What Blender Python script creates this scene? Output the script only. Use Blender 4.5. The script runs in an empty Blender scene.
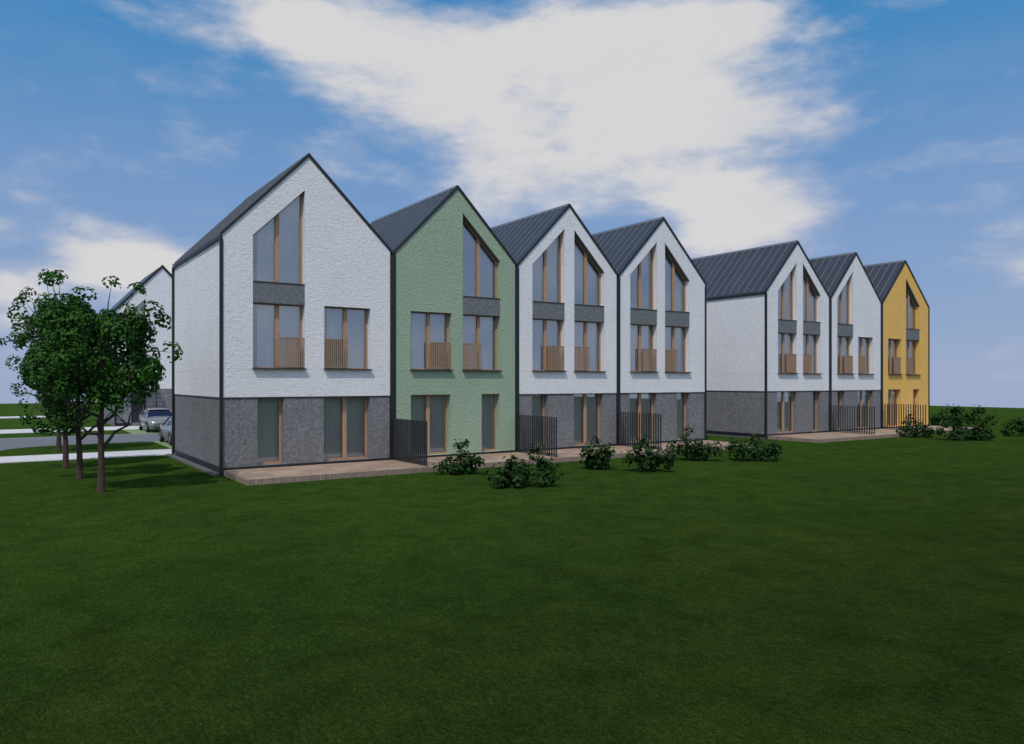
import bpy, math, random
from mathutils import Vector, Matrix
R = math.radians
C = bpy.context.scene.collection
scene = bpy.context.scene

# ------------------------------------------------------------------ helpers
class MB:
    def __init__(s): s.v = []; s.f = []
    def face(s, pts):
        n = len(s.v); s.v += [tuple(p) for p in pts]; s.f.append(tuple(range(n, n+len(pts))))
    def box(s, x0, x1, y0, y1, z0, z1):
        n = len(s.v)
        s.v += [(x0,y0,z0),(x1,y0,z0),(x1,y1,z0),(x0,y1,z0),(x0,y0,z1),(x1,y0,z1),(x1,y1,z1),(x0,y1,z1)]
        for q in ((0,3,2,1),(4,5,6,7),(0,1,5,4),(1,2,6,5),(2,3,7,6),(3,0,4,7)):
            s.f.append(tuple(n+i for i in q))
    def hexa(s, p):   # 8 points, bottom 4 then top 4, same order as box
        n = len(s.v); s.v += [tuple(q) for q in p]
        for q in ((0,3,2,1),(4,5,6,7),(0,1,5,4),(1,2,6,5),(2,3,7,6),(3,0,4,7)):
            s.f.append(tuple(n+i for i in q))
    def prism(s, poly, y0, y1):   # poly = [(x,z)...] counter-clockwise seen from -y
        n = len(s.v); k = len(poly)
        s.v += [(x,y0,z) for x,z in poly] + [(x,y1,z) for x,z in poly]
        s.f.append(tuple(range(n, n+k))); s.f.append(tuple(range(n+2*k-1, n+k-1, -1)))
        for i in range(k):
            j = (i+1) % k
            s.f.append((n+j, n+i, n+k+i, n+k+j))
    def tube(s, pts, rad, seg=8):
        n0 = len(s.v); m = len(pts)
        for i, p in enumerate(pts):
            p = Vector(p)
            d = (Vector(pts[min(i+1, m-1)]) - Vector(pts[max(i-1, 0)])).normalized()
            a = d.cross(Vector((0.13,0.97,0.2))).normalized(); b = d.cross(a)
            for k in range(seg):
                t = 2*math.pi*k/seg
                s.v.append(tuple(p + (a*math.cos(t) + b*math.sin(t))*rad[i]))
        for i in range(m-1):
            for k in range(seg):
                k2 = (k+1) % seg
                s.f.append((n0+i*seg+k, n0+i*seg+k2, n0+(i+1)*seg+k2, n0+(i+1)*seg+k))
        s.f.append(tuple(n0+k for k in range(seg))[::-1]); s.f.append(tuple(n0+(m-1)*seg+k for k in range(seg)))
    def build(s, name, mat, parent=None, smooth=False, bevel=0):
        me = bpy.data.meshes.new(name); me.from_pydata(s.v, [], s.f); me.update()
        if smooth: me.polygons.foreach_set('use_smooth', [True]*len(me.polygons))
        o = bpy.data.objects.new(name, me); C.objects.link(o)
        if mat: me.materials.append(mat)
        if parent: o.parent = parent
        if bevel:
            b = o.modifiers.new('bevel', 'BEVEL'); b.width = bevel; b.segments = 2; b.limit_method = 'ANGLE'
        return o

def tag(o, label=None, cat=None, group=None, kind=None):
    if label: o['label'] = label
    if cat: o['category'] = cat
    if group: o['group'] = group
    if kind: o['kind'] = kind
    return o
def empty(name, loc, rz=0):
    o = bpy.data.objects.new(name, None); C.objects.link(o); o.location = loc; o.rotation_euler = (0,0,rz)
    o.empty_display_size = .3
    return o
def copy_tree(o, parent=None):
    c = o.copy(); C.objects.link(c); c.parent = parent
    for ch in list(o.children): copy_tree(ch, c)
    return c

# ------------------------------------------------------------------ materials
def mat(name):
    m = bpy.data.materials.new(name); m.use_nodes = True
    nt = m.node_tree; b = nt.nodes['Principled BSDF']
    return m, nt, b
def N(nt, t, **k):
    n = nt.nodes.new(t)
    for a, v in k.items(): setattr(n, a, v)
    return n
def L(nt, a, b): nt.links.new(a, b)
def coord(nt, scale=(1,1,1), rot=(0,0,0)):
    g = N(nt, 'ShaderNodeNewGeometry'); m = N(nt, 'ShaderNodeMapping')
    m.inputs['Scale'].default_value = scale; m.inputs['Rotation'].default_value = rot
    L(nt, g.outputs['Position'], m.inputs['Vector']); return m.outputs['Vector']
def noise(nt, vec, scale, detail=4, rough=.6, dist=0):
    n = N(nt, 'ShaderNodeTexNoise'); n.inputs['Scale'].default_value = scale
    n.inputs['Detail'].default_value = detail; n.inputs['Roughness'].default_value = rough; n.inputs['Distortion'].default_value = dist
    L(nt, vec, n.inputs['Vector']); return n.outputs['Fac']
def ramp(nt, fac, stops):
    r = N(nt, 'ShaderNodeValToRGB'); e = r.color_ramp.elements
    while len(e) < len(stops): e.new(.5)
    for i, (p, c) in enumerate(stops):
        e[i].position = p; e[i].color = (*c, 1) if len(c) == 3 else c
    L(nt, fac, r.inputs['Fac']); return r.outputs['Color']
def mixc(nt, fac, a, b, mode='MIX'):
    m = N(nt, 'ShaderNodeMix', data_type='RGBA', blend_type=mode)
    for i, x in ((0, fac), (6, a), (7, b)):
        if hasattr(x, 'links'): L(nt, x, m.inputs[i])
        else: m.inputs[i].default_value = x if not isinstance(x, tuple) else (*x, 1)[:4]
    return m.outputs[2]
def mth(nt, op, a, b=None, c=None, clamp=False):
    m = N(nt, 'ShaderNodeMath', operation=op, use_clamp=clamp)
    for i, x in enumerate((a, b, c)):
        if x is None: continue
        if hasattr(x, 'links'): L(nt, x, m.inputs[i])
        else: m.inputs[i].default_value = x
    return m.outputs[0]
def bump(nt, b, h, strength=.3, dist=.02):
    n = N(nt, 'ShaderNodeBump'); n.inputs['Strength'].default_value = strength; n.inputs['Distance'].default_value = dist
    L(nt, h, n.inputs['Height']); L(nt, n.outputs['Normal'], b.inputs['Normal'])

def flat(name, col, rough=.6, metal=0, var=.12, scale=9):
    m, nt, b = mat(name)
    c = ramp(nt, noise(nt, coord(nt), scale, 5), [(.3, tuple(x*(1-var) for x in col)), (.7, tuple(min(1, x*(1+var)) for x in col))])
    L(nt, c, b.inputs['Base Color']); b.inputs['Roughness'].default_value = rough; b.inputs['Metallic'].default_value = metal
    return m

def render_mat(name, col, amp=1.0):
    # lightly textured, brick-coursed paint
    m, nt, b = mat(name)
    v = coord(nt, (3.2, 3.2, 5.0)); n1 = noise(nt, v, 2.3, 5, .65, .6)
    v2 = coord(nt); n2 = noise(nt, v2, .45, 4, .6)
    n3 = noise(nt, coord(nt, (1,1,.35)), 1.1, 4, .6)
    g = N(nt, 'ShaderNodeNewGeometry'); sx = N(nt, 'ShaderNodeSeparateXYZ'); L(nt, g.outputs['Position'], sx.inputs[0])
    c = ramp(nt, n1, [(.32, tuple(x*(1-.10*amp) for x in col)), (.5, col), (.68, tuple(min(.9, x*(1+.06*amp)) for x in col))])
    c = mixc(nt, .35, c, mixc(nt, 1, c, ramp(nt, n2, [(.3, (.84,.84,.85)), (.7, (1,1,1))]), 'MULTIPLY'))
    c = mixc(nt, .5, c, mixc(nt, 1, c, ramp(nt, n3, [(.3, (.93,.93,.92)), (.6, (1,1,1))]), 'MULTIPLY'))
    # expansion joint in the render at first-floor level, brick courses
    j = mth(nt, 'LESS_THAN', mth(nt, 'ABSOLUTE', mth(nt, 'SUBTRACT', sx.outputs[2], 3.6)), .012)
    c = mixc(nt, mth(nt, 'MULTIPLY', j, .3), c, tuple(x*.45 for x in col))
    L(nt, c, b.inputs['Base Color']); b.inputs['Roughness'].default_value = .85
    course = mth(nt, 'PINGPONG', sx.outputs[2], .05)
    h = mth(nt, 'ADD', n1, mth(nt, 'MULTIPLY', course, .8))
    h = mth(nt, 'ADD', h, mth(nt, 'MULTIPLY', noise(nt, v2, 28, 3), .35))
    bump(nt, b, h, .42*amp, .05)
    return m
M = {}
M['white'] = render_mat('white_render', (.73,.755,.795), 1.25)
M['green'] = render_mat('green_render', (.298,.41,.30), 1.6)
M['yellow'] = render_mat('yellow_render', (.78,.485,.13), 1.4)

m, nt, b = mat('grey_stone'); v = coord(nt)
n1 = noise(nt, v, 9, 6, .75); n2 = noise(nt, v, .7, 3); n4 = noise(nt, v, 30, 3)
c = ramp(nt, n1, [(.34, (.098,.103,.114)), (.52, (.172,.178,.193)), (.68, (.262,.268,.285))])
c = mixc(nt, .5, c, mixc(nt, 1, c, ramp(nt, n2, [(.3, (.75,.77,.76)), (.7, (1.1,1.1,1.12))]), 'MULTIPLY'))
L(nt, c, b.inputs['Base Color']); b.inputs['Roughness'].default_value = .8
bump(nt, b, mth(nt, 'ADD', n1, mth(nt, 'MULTIPLY', n4, .4)), .5, .03); M['stone'] = m

m, nt, b = mat('spandrel_stone'); v = coord(nt)
n1 = noise(nt, v, 7, 6, .75)
L(nt, ramp(nt, n1, [(.3, (.085,.095,.105)), (.5, (.135,.15,.16)), (.7, (.20,.22,.23))]), b.inputs['Base Color']); b.inputs['Roughness'].default_value = .7
bump(nt, b, n1, .4, .02); M['panel'] = m

m, nt, b = mat('dark_zinc'); v = coord(nt)
n1 = noise(nt, coord(nt, (.3,1.8,.3)), 1.0, 5, .6); n2 = noise(nt, v, 6, 5)
c = ramp(nt, mth(nt, 'ADD', mth(nt, 'MULTIPLY', n1, .7), mth(nt, 'MULTIPLY', n2, .3)), [(.35, (.045,.050,.062)), (.65, (.068,.075,.090))])
L(nt, c, b.inputs['Base Color']); b.inputs['Roughness'].default_value = .42; b.inputs['Metallic'].default_value = .25
b.inputs['Specular IOR Level'].default_value = .4
bump(nt, b, n2, .15, .01); M['zinc'] = m

M['seam'] = flat('seam_zinc', (.145,.155,.175), .4, .2)
M['trim'] = flat('dark_trim', (.011,.013,.018), .5, .1)
M['wood'] = flat('oak_frame', (.40,.245,.145), .5, 0, .22, 14)
M['bronze'] = flat('bronze_sill', (.055,.038,.030), .45, .2)
M['soffit_shade'] = flat('soffit_shade_strip', (.13,.125,.12), .7)  # painted grey standing in for the shade under window heads
M['rail'] = flat('railing_bronze', (.33,.225,.15), .5, .1)
M['inside'] = flat('room_plaster', (.55,.55,.57), .9)
M['slat'] = flat('fence_steel', (.030,.032,.038), .5, .3)
M['door'] = flat('dark_door', (.022,.024,.030), .5)
M['sky_strip'] = flat('pale_sky_strip', (.86,.85,.82), .8, 0, .05)  # pale colour standing in for bright sky seen through the house

def glass(name, tint, ior=1.5):
    m, nt, b = mat(name); nt.nodes.remove(b); out = nt.nodes['Material Output']
    t = N(nt, 'ShaderNodeBsdfTransparent'); t.inputs[0].default_value = (*tint, 1)
    g = N(nt, 'ShaderNodeBsdfGlossy'); g.inputs['Roughness'].default_value = .02; g.inputs[0].default_value = (.95,.97,1,1)
    fr = N(nt, 'ShaderNodeFresnel'); fr.inputs[0].default_value = ior
    x = N(nt, 'ShaderNodeMixShader'); L(nt, mth(nt, 'MULTIPLY_ADD', fr.outputs[0], 2.0, .13, clamp=True), x.inputs[0])
    L(nt, t.outputs[0], x.inputs[1]); L(nt, g.outputs[0], x.inputs[2]); L(nt, x.outputs[0], out.inputs[0])
    return m
M['glass'] = glass('window_glass', (.93,.95,.96))
def curtain_mat(name, col):
    m, nt, b = mat(name)
    n = noise(nt, coord(nt, (6,6,.3)), 1.5, 3)
    L(nt, ramp(nt, n, [(.3, tuple(x*.86 for x in col)), (.7, col)]), b.inputs['Base Color']); b.inputs['Roughness'].default_value = .9
    return m
M['curtain'] = curtain_mat('sheer_curtain', (.53,.56,.68))
M['curtain_grey'] = curtain_mat('grey_curtain', (.58,.60,.58))
M['curtain_pale'] = curtain_mat('pale_curtain', (.88,.85,.88))

# lawn
def lawn_mat(name, base):
    m, nt, b = mat(name); v = coord(nt)
    n1 = noise(nt, v, .16, 4, .55); n2 = noise(nt, v, 1.3, 6, .7, .4); n3 = noise(nt, coord(nt, (1.5,.7,1), (0,0,.6)), 16, 6, .8, .6); n4 = noise(nt, v, .55, 5, .7, .4); n5 = noise(nt, v, 48, 4, .8)
    c = ramp(nt, n2, [(.30, tuple(x*.72 for x in base)), (.5, base), (.72, (base[0]*1.35, base[1]*1.22, base[2]*1.1))])
    c = mixc(nt, .4, c, mixc(nt, 1, c, ramp(nt, n1, [(.32, (.72,.85,.9)), (.68, (1.3,1.12,.95))]), 'MULTIPLY'))
    c = mixc(nt, .4, c, mixc(nt, 1, c, ramp(nt, n4, [(.35, (.7,.8,.85)), (.5, (1,1,1)), (.72, (1.4,1.15,.9))]), 'MULTIPLY'))
    c = mixc(nt, .9, c, mixc(nt, 1, c, ramp(nt, n3, [(.30, (.35,.42,.40)), (.5, (1,1,1)), (.72, (2.0,1.75,1.7))]), 'MULTIPLY'))
    c = mixc(nt, .8, c, mixc(nt, 1, c, ramp(nt, n5, [(.34, (.35,.4,.4)), (.5, (.95,.95,.95)), (.66, (2.1,1.9,1.8))]), 'MULTIPLY'))
    # vignette shading painted into the grass colour: darker near the camera, lighter far off
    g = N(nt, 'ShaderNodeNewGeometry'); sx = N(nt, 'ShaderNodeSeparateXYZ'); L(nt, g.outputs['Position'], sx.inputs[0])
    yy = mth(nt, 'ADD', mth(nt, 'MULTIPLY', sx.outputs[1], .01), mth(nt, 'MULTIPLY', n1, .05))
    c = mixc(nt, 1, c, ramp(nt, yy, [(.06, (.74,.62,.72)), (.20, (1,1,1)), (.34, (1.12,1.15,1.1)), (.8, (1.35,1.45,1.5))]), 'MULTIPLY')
    L(nt, c, b.inputs['Base Color']); b.inputs['Roughness'].default_value = .95; b.inputs['Specular IOR Level'].default_value = .0
   
    bump(nt, b, mth(nt, 'ADD', n3, n2), .7, .06)
    return m
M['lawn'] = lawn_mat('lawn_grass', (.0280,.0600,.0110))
M['paver'] = flat('grass_paver', (.17,.27,.11), .9, 0, .3, 5)

m, nt, b = mat('asphalt'); v = coord(nt)
L(nt, ramp(nt, noise(nt, v, 3, 8, .7), [(.3, (.105,.115,.13)), (.7, (.16,.17,.19))]), b.inputs['Base Color']); b.inputs['Roughness'].default_value = .9; M['road'] = m

m, nt, b = mat('paving_slabs'); v = coord(nt)
br = N(nt, 'ShaderNodeTexBrick'); L(nt, v, br.inputs['Vector']); br.offset = 0
br.inputs['Scale'].default_value = 1; br.inputs['Brick Width'].default_value = 1.4; br.inputs['Row Height'].default_value = 1.45; br.inputs['Mortar Size'].default_value = .012
br.inputs['Color1'].default_value = (.60,.60,.63,1); br.inputs['Color2'].default_value = (.53,.535,.56,1); br.inputs['Mortar'].default_value = (.3,.3,.32,1)
c = mixc(nt, .5, br.outputs['Color'], ramp(nt, noise(nt, v, 2.5, 6), [(.3, (.46,.46,.49)), (.7, (.68,.68,.70))]))
L(nt, c, b.inputs['Base Color']); b.inputs['Roughness'].default_value = .85; M['slabs'] = m

m, nt, b = mat('terrace_tiles'); v = coord(nt)
br = N(nt, 'ShaderNodeTexBrick'); L(nt, v, br.inputs['Vector']); br.offset = .5
br.inputs['Scale'].default_value = 1; br.inputs['Brick Width'].default_value = .9; br.inputs['Row Height'].default_value = .9; br.inputs['Mortar Size'].default_value = .01; br.inputs['Bias'].default_value = 0
br.inputs['Color1'].default_value = (.42,.32,.23,1); br.inputs['Color2'].default_value = (.27,.195,.14,1); br.inputs['Mortar'].default_value = (.17,.12,.10,1)
c = mixc(nt, .4, br.outputs['Color'], ramp(nt, noise(nt, v, 2.2, 6, .7), [(.3, (.23,.17,.12)), (.5, (.34,.255,.19)), (.72, (.45,.35,.27))]))
ck = N(nt, 'ShaderNodeTexChecker'); L(nt, coord(nt, (.9,.9,.0001)), ck.inputs['Vector']); ck.inputs['Scale'].default_value = 1
c = mixc(nt, mth(nt, 'MULTIPLY', ck.outputs['Fac'], .45), c, (.215,.15,.115))
L(nt, c, b.inputs['Base Color']); b.inputs['Roughness'].default_value = .8; bump(nt, b, br.outputs['Fac'], -.3, .01); M['tiles'] = m
M['edging'] = flat('edging_brick', (.24,.185,.15), .85, 0, .3, 6)
M['concrete'] = flat('concrete_strip', (.10,.108,.11), .9, 0, .15, 7)
M['kerb'] = flat('kerb_stone', (.33,.33,.34), .9)

m, nt, b = mat('bark'); v = coord(nt, (6,6,1.2))
n1 = noise(nt, v, 3, 6, .7)
L(nt, ramp(nt, n1, [(.3, (.028,.015,.012)), (.7, (.070,.040,.033))]), b.inputs['Base Color']); b.inputs['Roughness'].default_value = .9
bump(nt, b, n1, .7, .03); M['bark'] = m

def leaf_mat(name, dark, light, rough=.38):
    m, nt, b = mat(name); v = coord(nt)
    oi = noise(nt, v, 2.2, 3); o2 = noise(nt, v, 12, 2)
    c = ramp(nt, mth(nt, 'ADD', mth(nt, 'MULTIPLY', oi, .5), mth(nt, 'MULTIPLY', o2, .5)), [(.40, dark), (.50, tuple((a+c_)/2 for a, c_ in zip(dark, light))), (.66, light)])
    L(nt, c, b.inputs['Base Color']); b.inputs['Roughness'].default_value = rough
    b.inputs['Specular IOR Level'].default_value = .12
    return m
M['leaf'] = leaf_mat('tree_leaves', (.004,.020,.003), (.040,.140,.012))
M['shrub'] = leaf_mat('shrub_leaves', (.005,.020,.004), (.020,.065,.009), .5)

# ------------------------------------------------------------------ ground
LZ = -.15
def ground():
    X0, X1, Y0, Y1 = -220, 105.8, -120, 136.5
    mb = MB()
    # the lawn plateau, then banks falling away on every side to lower land
    def ring(d, z): return [(X0-d,Y0-d,z),(X1+d,Y0-d,z),(X1+d,Y1+d,z),(X0-d,Y1+d,z)]
    rings = [ring(0, LZ), ring(2, LZ-.5), ring(40, LZ-18), ring(300, LZ-40)]
    mb.v = [p for r in rings for p in r]; mb.f = [(0,1,2,3)]
    for k in range(3):
        for i in range(4):
            j = (i+1) % 4
            mb.f.append((k*4+j, k*4+i, (k+1)*4+i, (k+1)*4+j))
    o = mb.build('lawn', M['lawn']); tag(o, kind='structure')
ground()

def sheet(name, poly, z, m, th=.004):
    mb = MB(); n = len(poly)
    mb.v = [(x,y,z) for x,y in poly] + [(x,y,z-th-.02) for x,y in poly]
    mb.f = [tuple(range(n))] + [(i+n, (i+1)%n+n, (i+1)%n, i) for i in range(n)]
    return tag(mb.build(name, m), kind='structure')
arc = lambda cx, cy, r, a0, a1, k=14: [(cx+r*math.cos(R(a0+(a1-a0)*i/k)), cy+r*math.sin(R(a0+(a1-a0)*i/k))) for i in range(k+1)]
# road along the back of the terrace with a side road turning off at the left
near = [(80,46.0)] + arc(3.2, 42.8, 3.2, 90, 180)
roadp = near + [(0,-60),(-7,-60),(-7,43)] + arc(-10.2, 42.8, 3.2, 0, 90) + [(-150,46),(-150,52.5),(80,52.5)]
sheet('road', roadp, LZ+.008, M['road'])
kb = MB()
def kerb_line(pts, w=.12):
    for (ax,ay),(bx,by) in zip(pts, pts[1:]):
        d = Vector((bx-ax, by-ay, 0)); 
        if d.length < 1e-4: continue
        n = Vector((-d.y, d.x, 0)).normalized()*w/2
        p = [Vector((ax,ay,0))-n, Vector((bx,by,0))-n, Vector((bx,by,0))+n, Vector((ax,ay,0))+n]
        kb.hexa([(q.x,q.y,LZ-.03) for q in p] + [(q.x,q.y,LZ+.05) for q in p])
kerb_line([(80,52.56),(-150,52.56)])
sheet('pavement', [(0.0,37.2),(64,37.2),(64,40.1),(0.0,40.1)], LZ+.03, M['slabs'], .03)
sheet('pavement', [(-150,58.0),(80,58.0),(80,62.4),(-150,62.4)], LZ+.03, M['slabs'], .03)
sheet('pavement', [(-150,82.0),(4,82.0),(4,85.5),(-150,85.5)], LZ+.03, M['slabs'], .03)
# grass-paver parking pads
sheet('parking_pad', [(7.15,52.62),(13.2,52.62),(13.2,57.98),(7.15,57.98)], LZ+.012, M['paver'])
sheet('parking_pad', [(7.15,40.12),(13.0,40.12),(13.0,45.9),(7.15,45.9)], LZ+.012, M['paver'])
# concrete strip round the free gable walls
sheet('gravel_strip', [(6.58,28.0),(6.58,37.1),(6.3,37.1),(6.3,28.0)], LZ+.06, M['concrete'], .06)
sheet('gravel_strip', [(36.42,28.2),(36.70,28.2),(36.70,37.1),(36.42,37.1)], LZ+.06, M['concrete'], .06)

# ------------------------------------------------------------------ houses
DEPTH = 8.75
EAVE = 8.36
SPLIT = 2.60
REC = .27
def wall_front(mb, x0, x1, y, t, zbot, ztop, xb, ops, back=True):
    xs = sorted(set([x0, x1] + [q for q in xb if x0 < q < x1] + [q for o in ops for q in (o[0], o[1])]))
    for xa, xc in zip(xs, xs[1:]):
        mid = (xa+xc)/2
        here = sorted([o for o in ops if o[0] <= mid <= o[1]], key=lambda o: o[2])
        top = lambda o, x: o[3] + (o[4]-o[3])*(x-o[0])/(o[1]-o[0])
        cur = (zbot, zbot); segs = []
        for o in here:
            segs.append((cur, (o[2], o[2]))); cur = (top(o, xa), top(o, xc))
        segs.append((cur, (ztop(xa), ztop(xc))))
        for (a, c_), (d, e) in segs:
            if d-a < .004 and e-c_ < .004: continue
            mb.face([(xa,y,a),(xc,y,c_),(xc,y,e),(xa,y,d)])
            if back: mb.face([(xc,y+t,c_),(xa,y+t,a),(xa,y+t,d),(xc,y+t,e)])
    for o in ops:
        a, c_, z0, ta, tc = o
        if z0 > zbot+.001: mb.face([(a,y,z0),(a,y+t,z0),(c_,y+t,z0),(c_,y,z0)][::-1])
        mb.face([(a,y,z0),(a,y+t,z0),(a,y+t,ta),(a,y,ta)])
        mb.face([(c_,y+t,z0),(c_,y,z0),(c_,y,tc),(c_,y+t,tc)])
        if ta < ztop(a)-.001: mb.face([(a,y,ta),(c_,y,tc),(c_,y+t,tc),(a,y+t,ta)][::-1])

def make_window(house, x0, x1, z0, ta, tb, double=True, rail=None, curtain='curtain', sill=True, sky_strip=False, mat_frame=None, seed=0):
    rnd = random.Random(seed)
    fm = mat_frame or M['wood']
    y0, y1 = REC, REC+.07; w = .072
    wb = .035 if sill or z0 > 6 else w
    s = (tb-ta)/(x1-x0); dz = .05*math.sqrt(1+s*s)
    top = lambda x: ta + s*(x-x0)
    mb = MB()
    g = .003
    mb.prism([(x0+g,z0+g),(x0+w,z0+g),(x0+w,top(x0+w)-g),(x0+g,top(x0)-g)], y0, y1)
    mb.prism([(x1-w,z0+g),(x1-g,z0+g),(x1-g,top(x1)-g),(x1-w,top(x1-w)-g)], y0, y1)
    mb.prism([(x0+w,z0+g),(x1-w,z0+g),(x1-w,z0+wb),(x0+w,z0+wb)], y0+.001, y1)
    mb.prism([(x0+w,top(x0+w)-dz),(x1-w,top(x1-w)-dz),(x1-w,top(x1-w)-g),(x0+w,top(x0+w)-g)], y0+.001, y1)
    xm = (x0+x1)/2
    if double:
        mw = .075
        mb.prism([(xm-mw,z0+wb),(xm+mw,z0+wb),(xm+mw,top(xm+mw)-dz),(xm-mw,top(xm-mw)-dz)], y0-.012, y1)
        spans = [(x0+w, xm-mw), (xm+mw, x1-w)]
    else: spans = [(x0+w, x1-w)]
    wn = mb.build('window', fm, house)
    lb = MB(); k = .016*math.sqrt(1+s*s)  # grey strip added to darken the soffit like recess shade
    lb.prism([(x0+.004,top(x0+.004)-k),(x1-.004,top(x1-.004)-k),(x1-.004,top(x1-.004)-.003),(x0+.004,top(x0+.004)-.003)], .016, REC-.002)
    lb.build('soffit_shade_strip', M['soffit_shade'], wn)
    # keep only the outer sheet so the pane reads as one layer
    gp = MB()
    for a, c_ in spans: gp.face([(a,y0+.045,z0+wb),(c_,y0+.045,z0+wb),(c_,y0+.045,top(c_)-dz),(a,y0+.045,top(a)-dz)])
    gp.build('pane', M['glass'], wn)
    # curtain of soft folds
    if curtain:
        cb = MB(); xa = x0 + (.26 if z0 > 1 else .06); xc = x1 - .04
        n = int((xc-xa)/.022); yc = y0+.17; ph = rnd.random()*6
        zz0 = z0+.03
        for i in range(n+1):
            x = xa + (xc-xa)*i/n
            yy = yc + .012*math.sin(x*15+ph) + .005*math.sin(x*41+ph*2)
            cb.v += [(x,yy,zz0),(x,yy,top(x)-.05)]
            if i: k = len(cb.v); cb.f.append((k-4,k-2,k-1,k-3))
        cb.build('curtain', M[curtain], wn, smooth=True)
    if sky_strip:  # added pale strip imitating sky light behind the top of the pane
        bb = MB(); bb.box(x0+w, x1-w, y0+.09, y0+.12, top(x0)-.34, top(x0)-.08); bb.build('sky_strip', M['sky_strip'], wn)
    if sill:
        sb = MB(); sb.box(x0-.02, x1+.02, -.15, y0+.02, z0-.035, z0+.002); sb.build('sill', M['bronze'], wn)
    if rail:
        a, c_ = (xm-.02, x1-.015) if rail == 'R' else (x0+.015, xm+.02)
        rb = MB(); zt = z0+1.15
        rb.box(a, c_, .02, .06, zt-.035, zt); rb.box(a, c_, .02, .06, z0+.05, z0+.08)
        k = int((c_-a)/.085)
        for i in range(k+1):
            x = a + (c_-a-.042)*i/k
            rb.box(x, x+.042, .025, .055, z0+.08, zt-.035)
        rb.build('railing', M['rail'], wn)
    return wn

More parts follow.
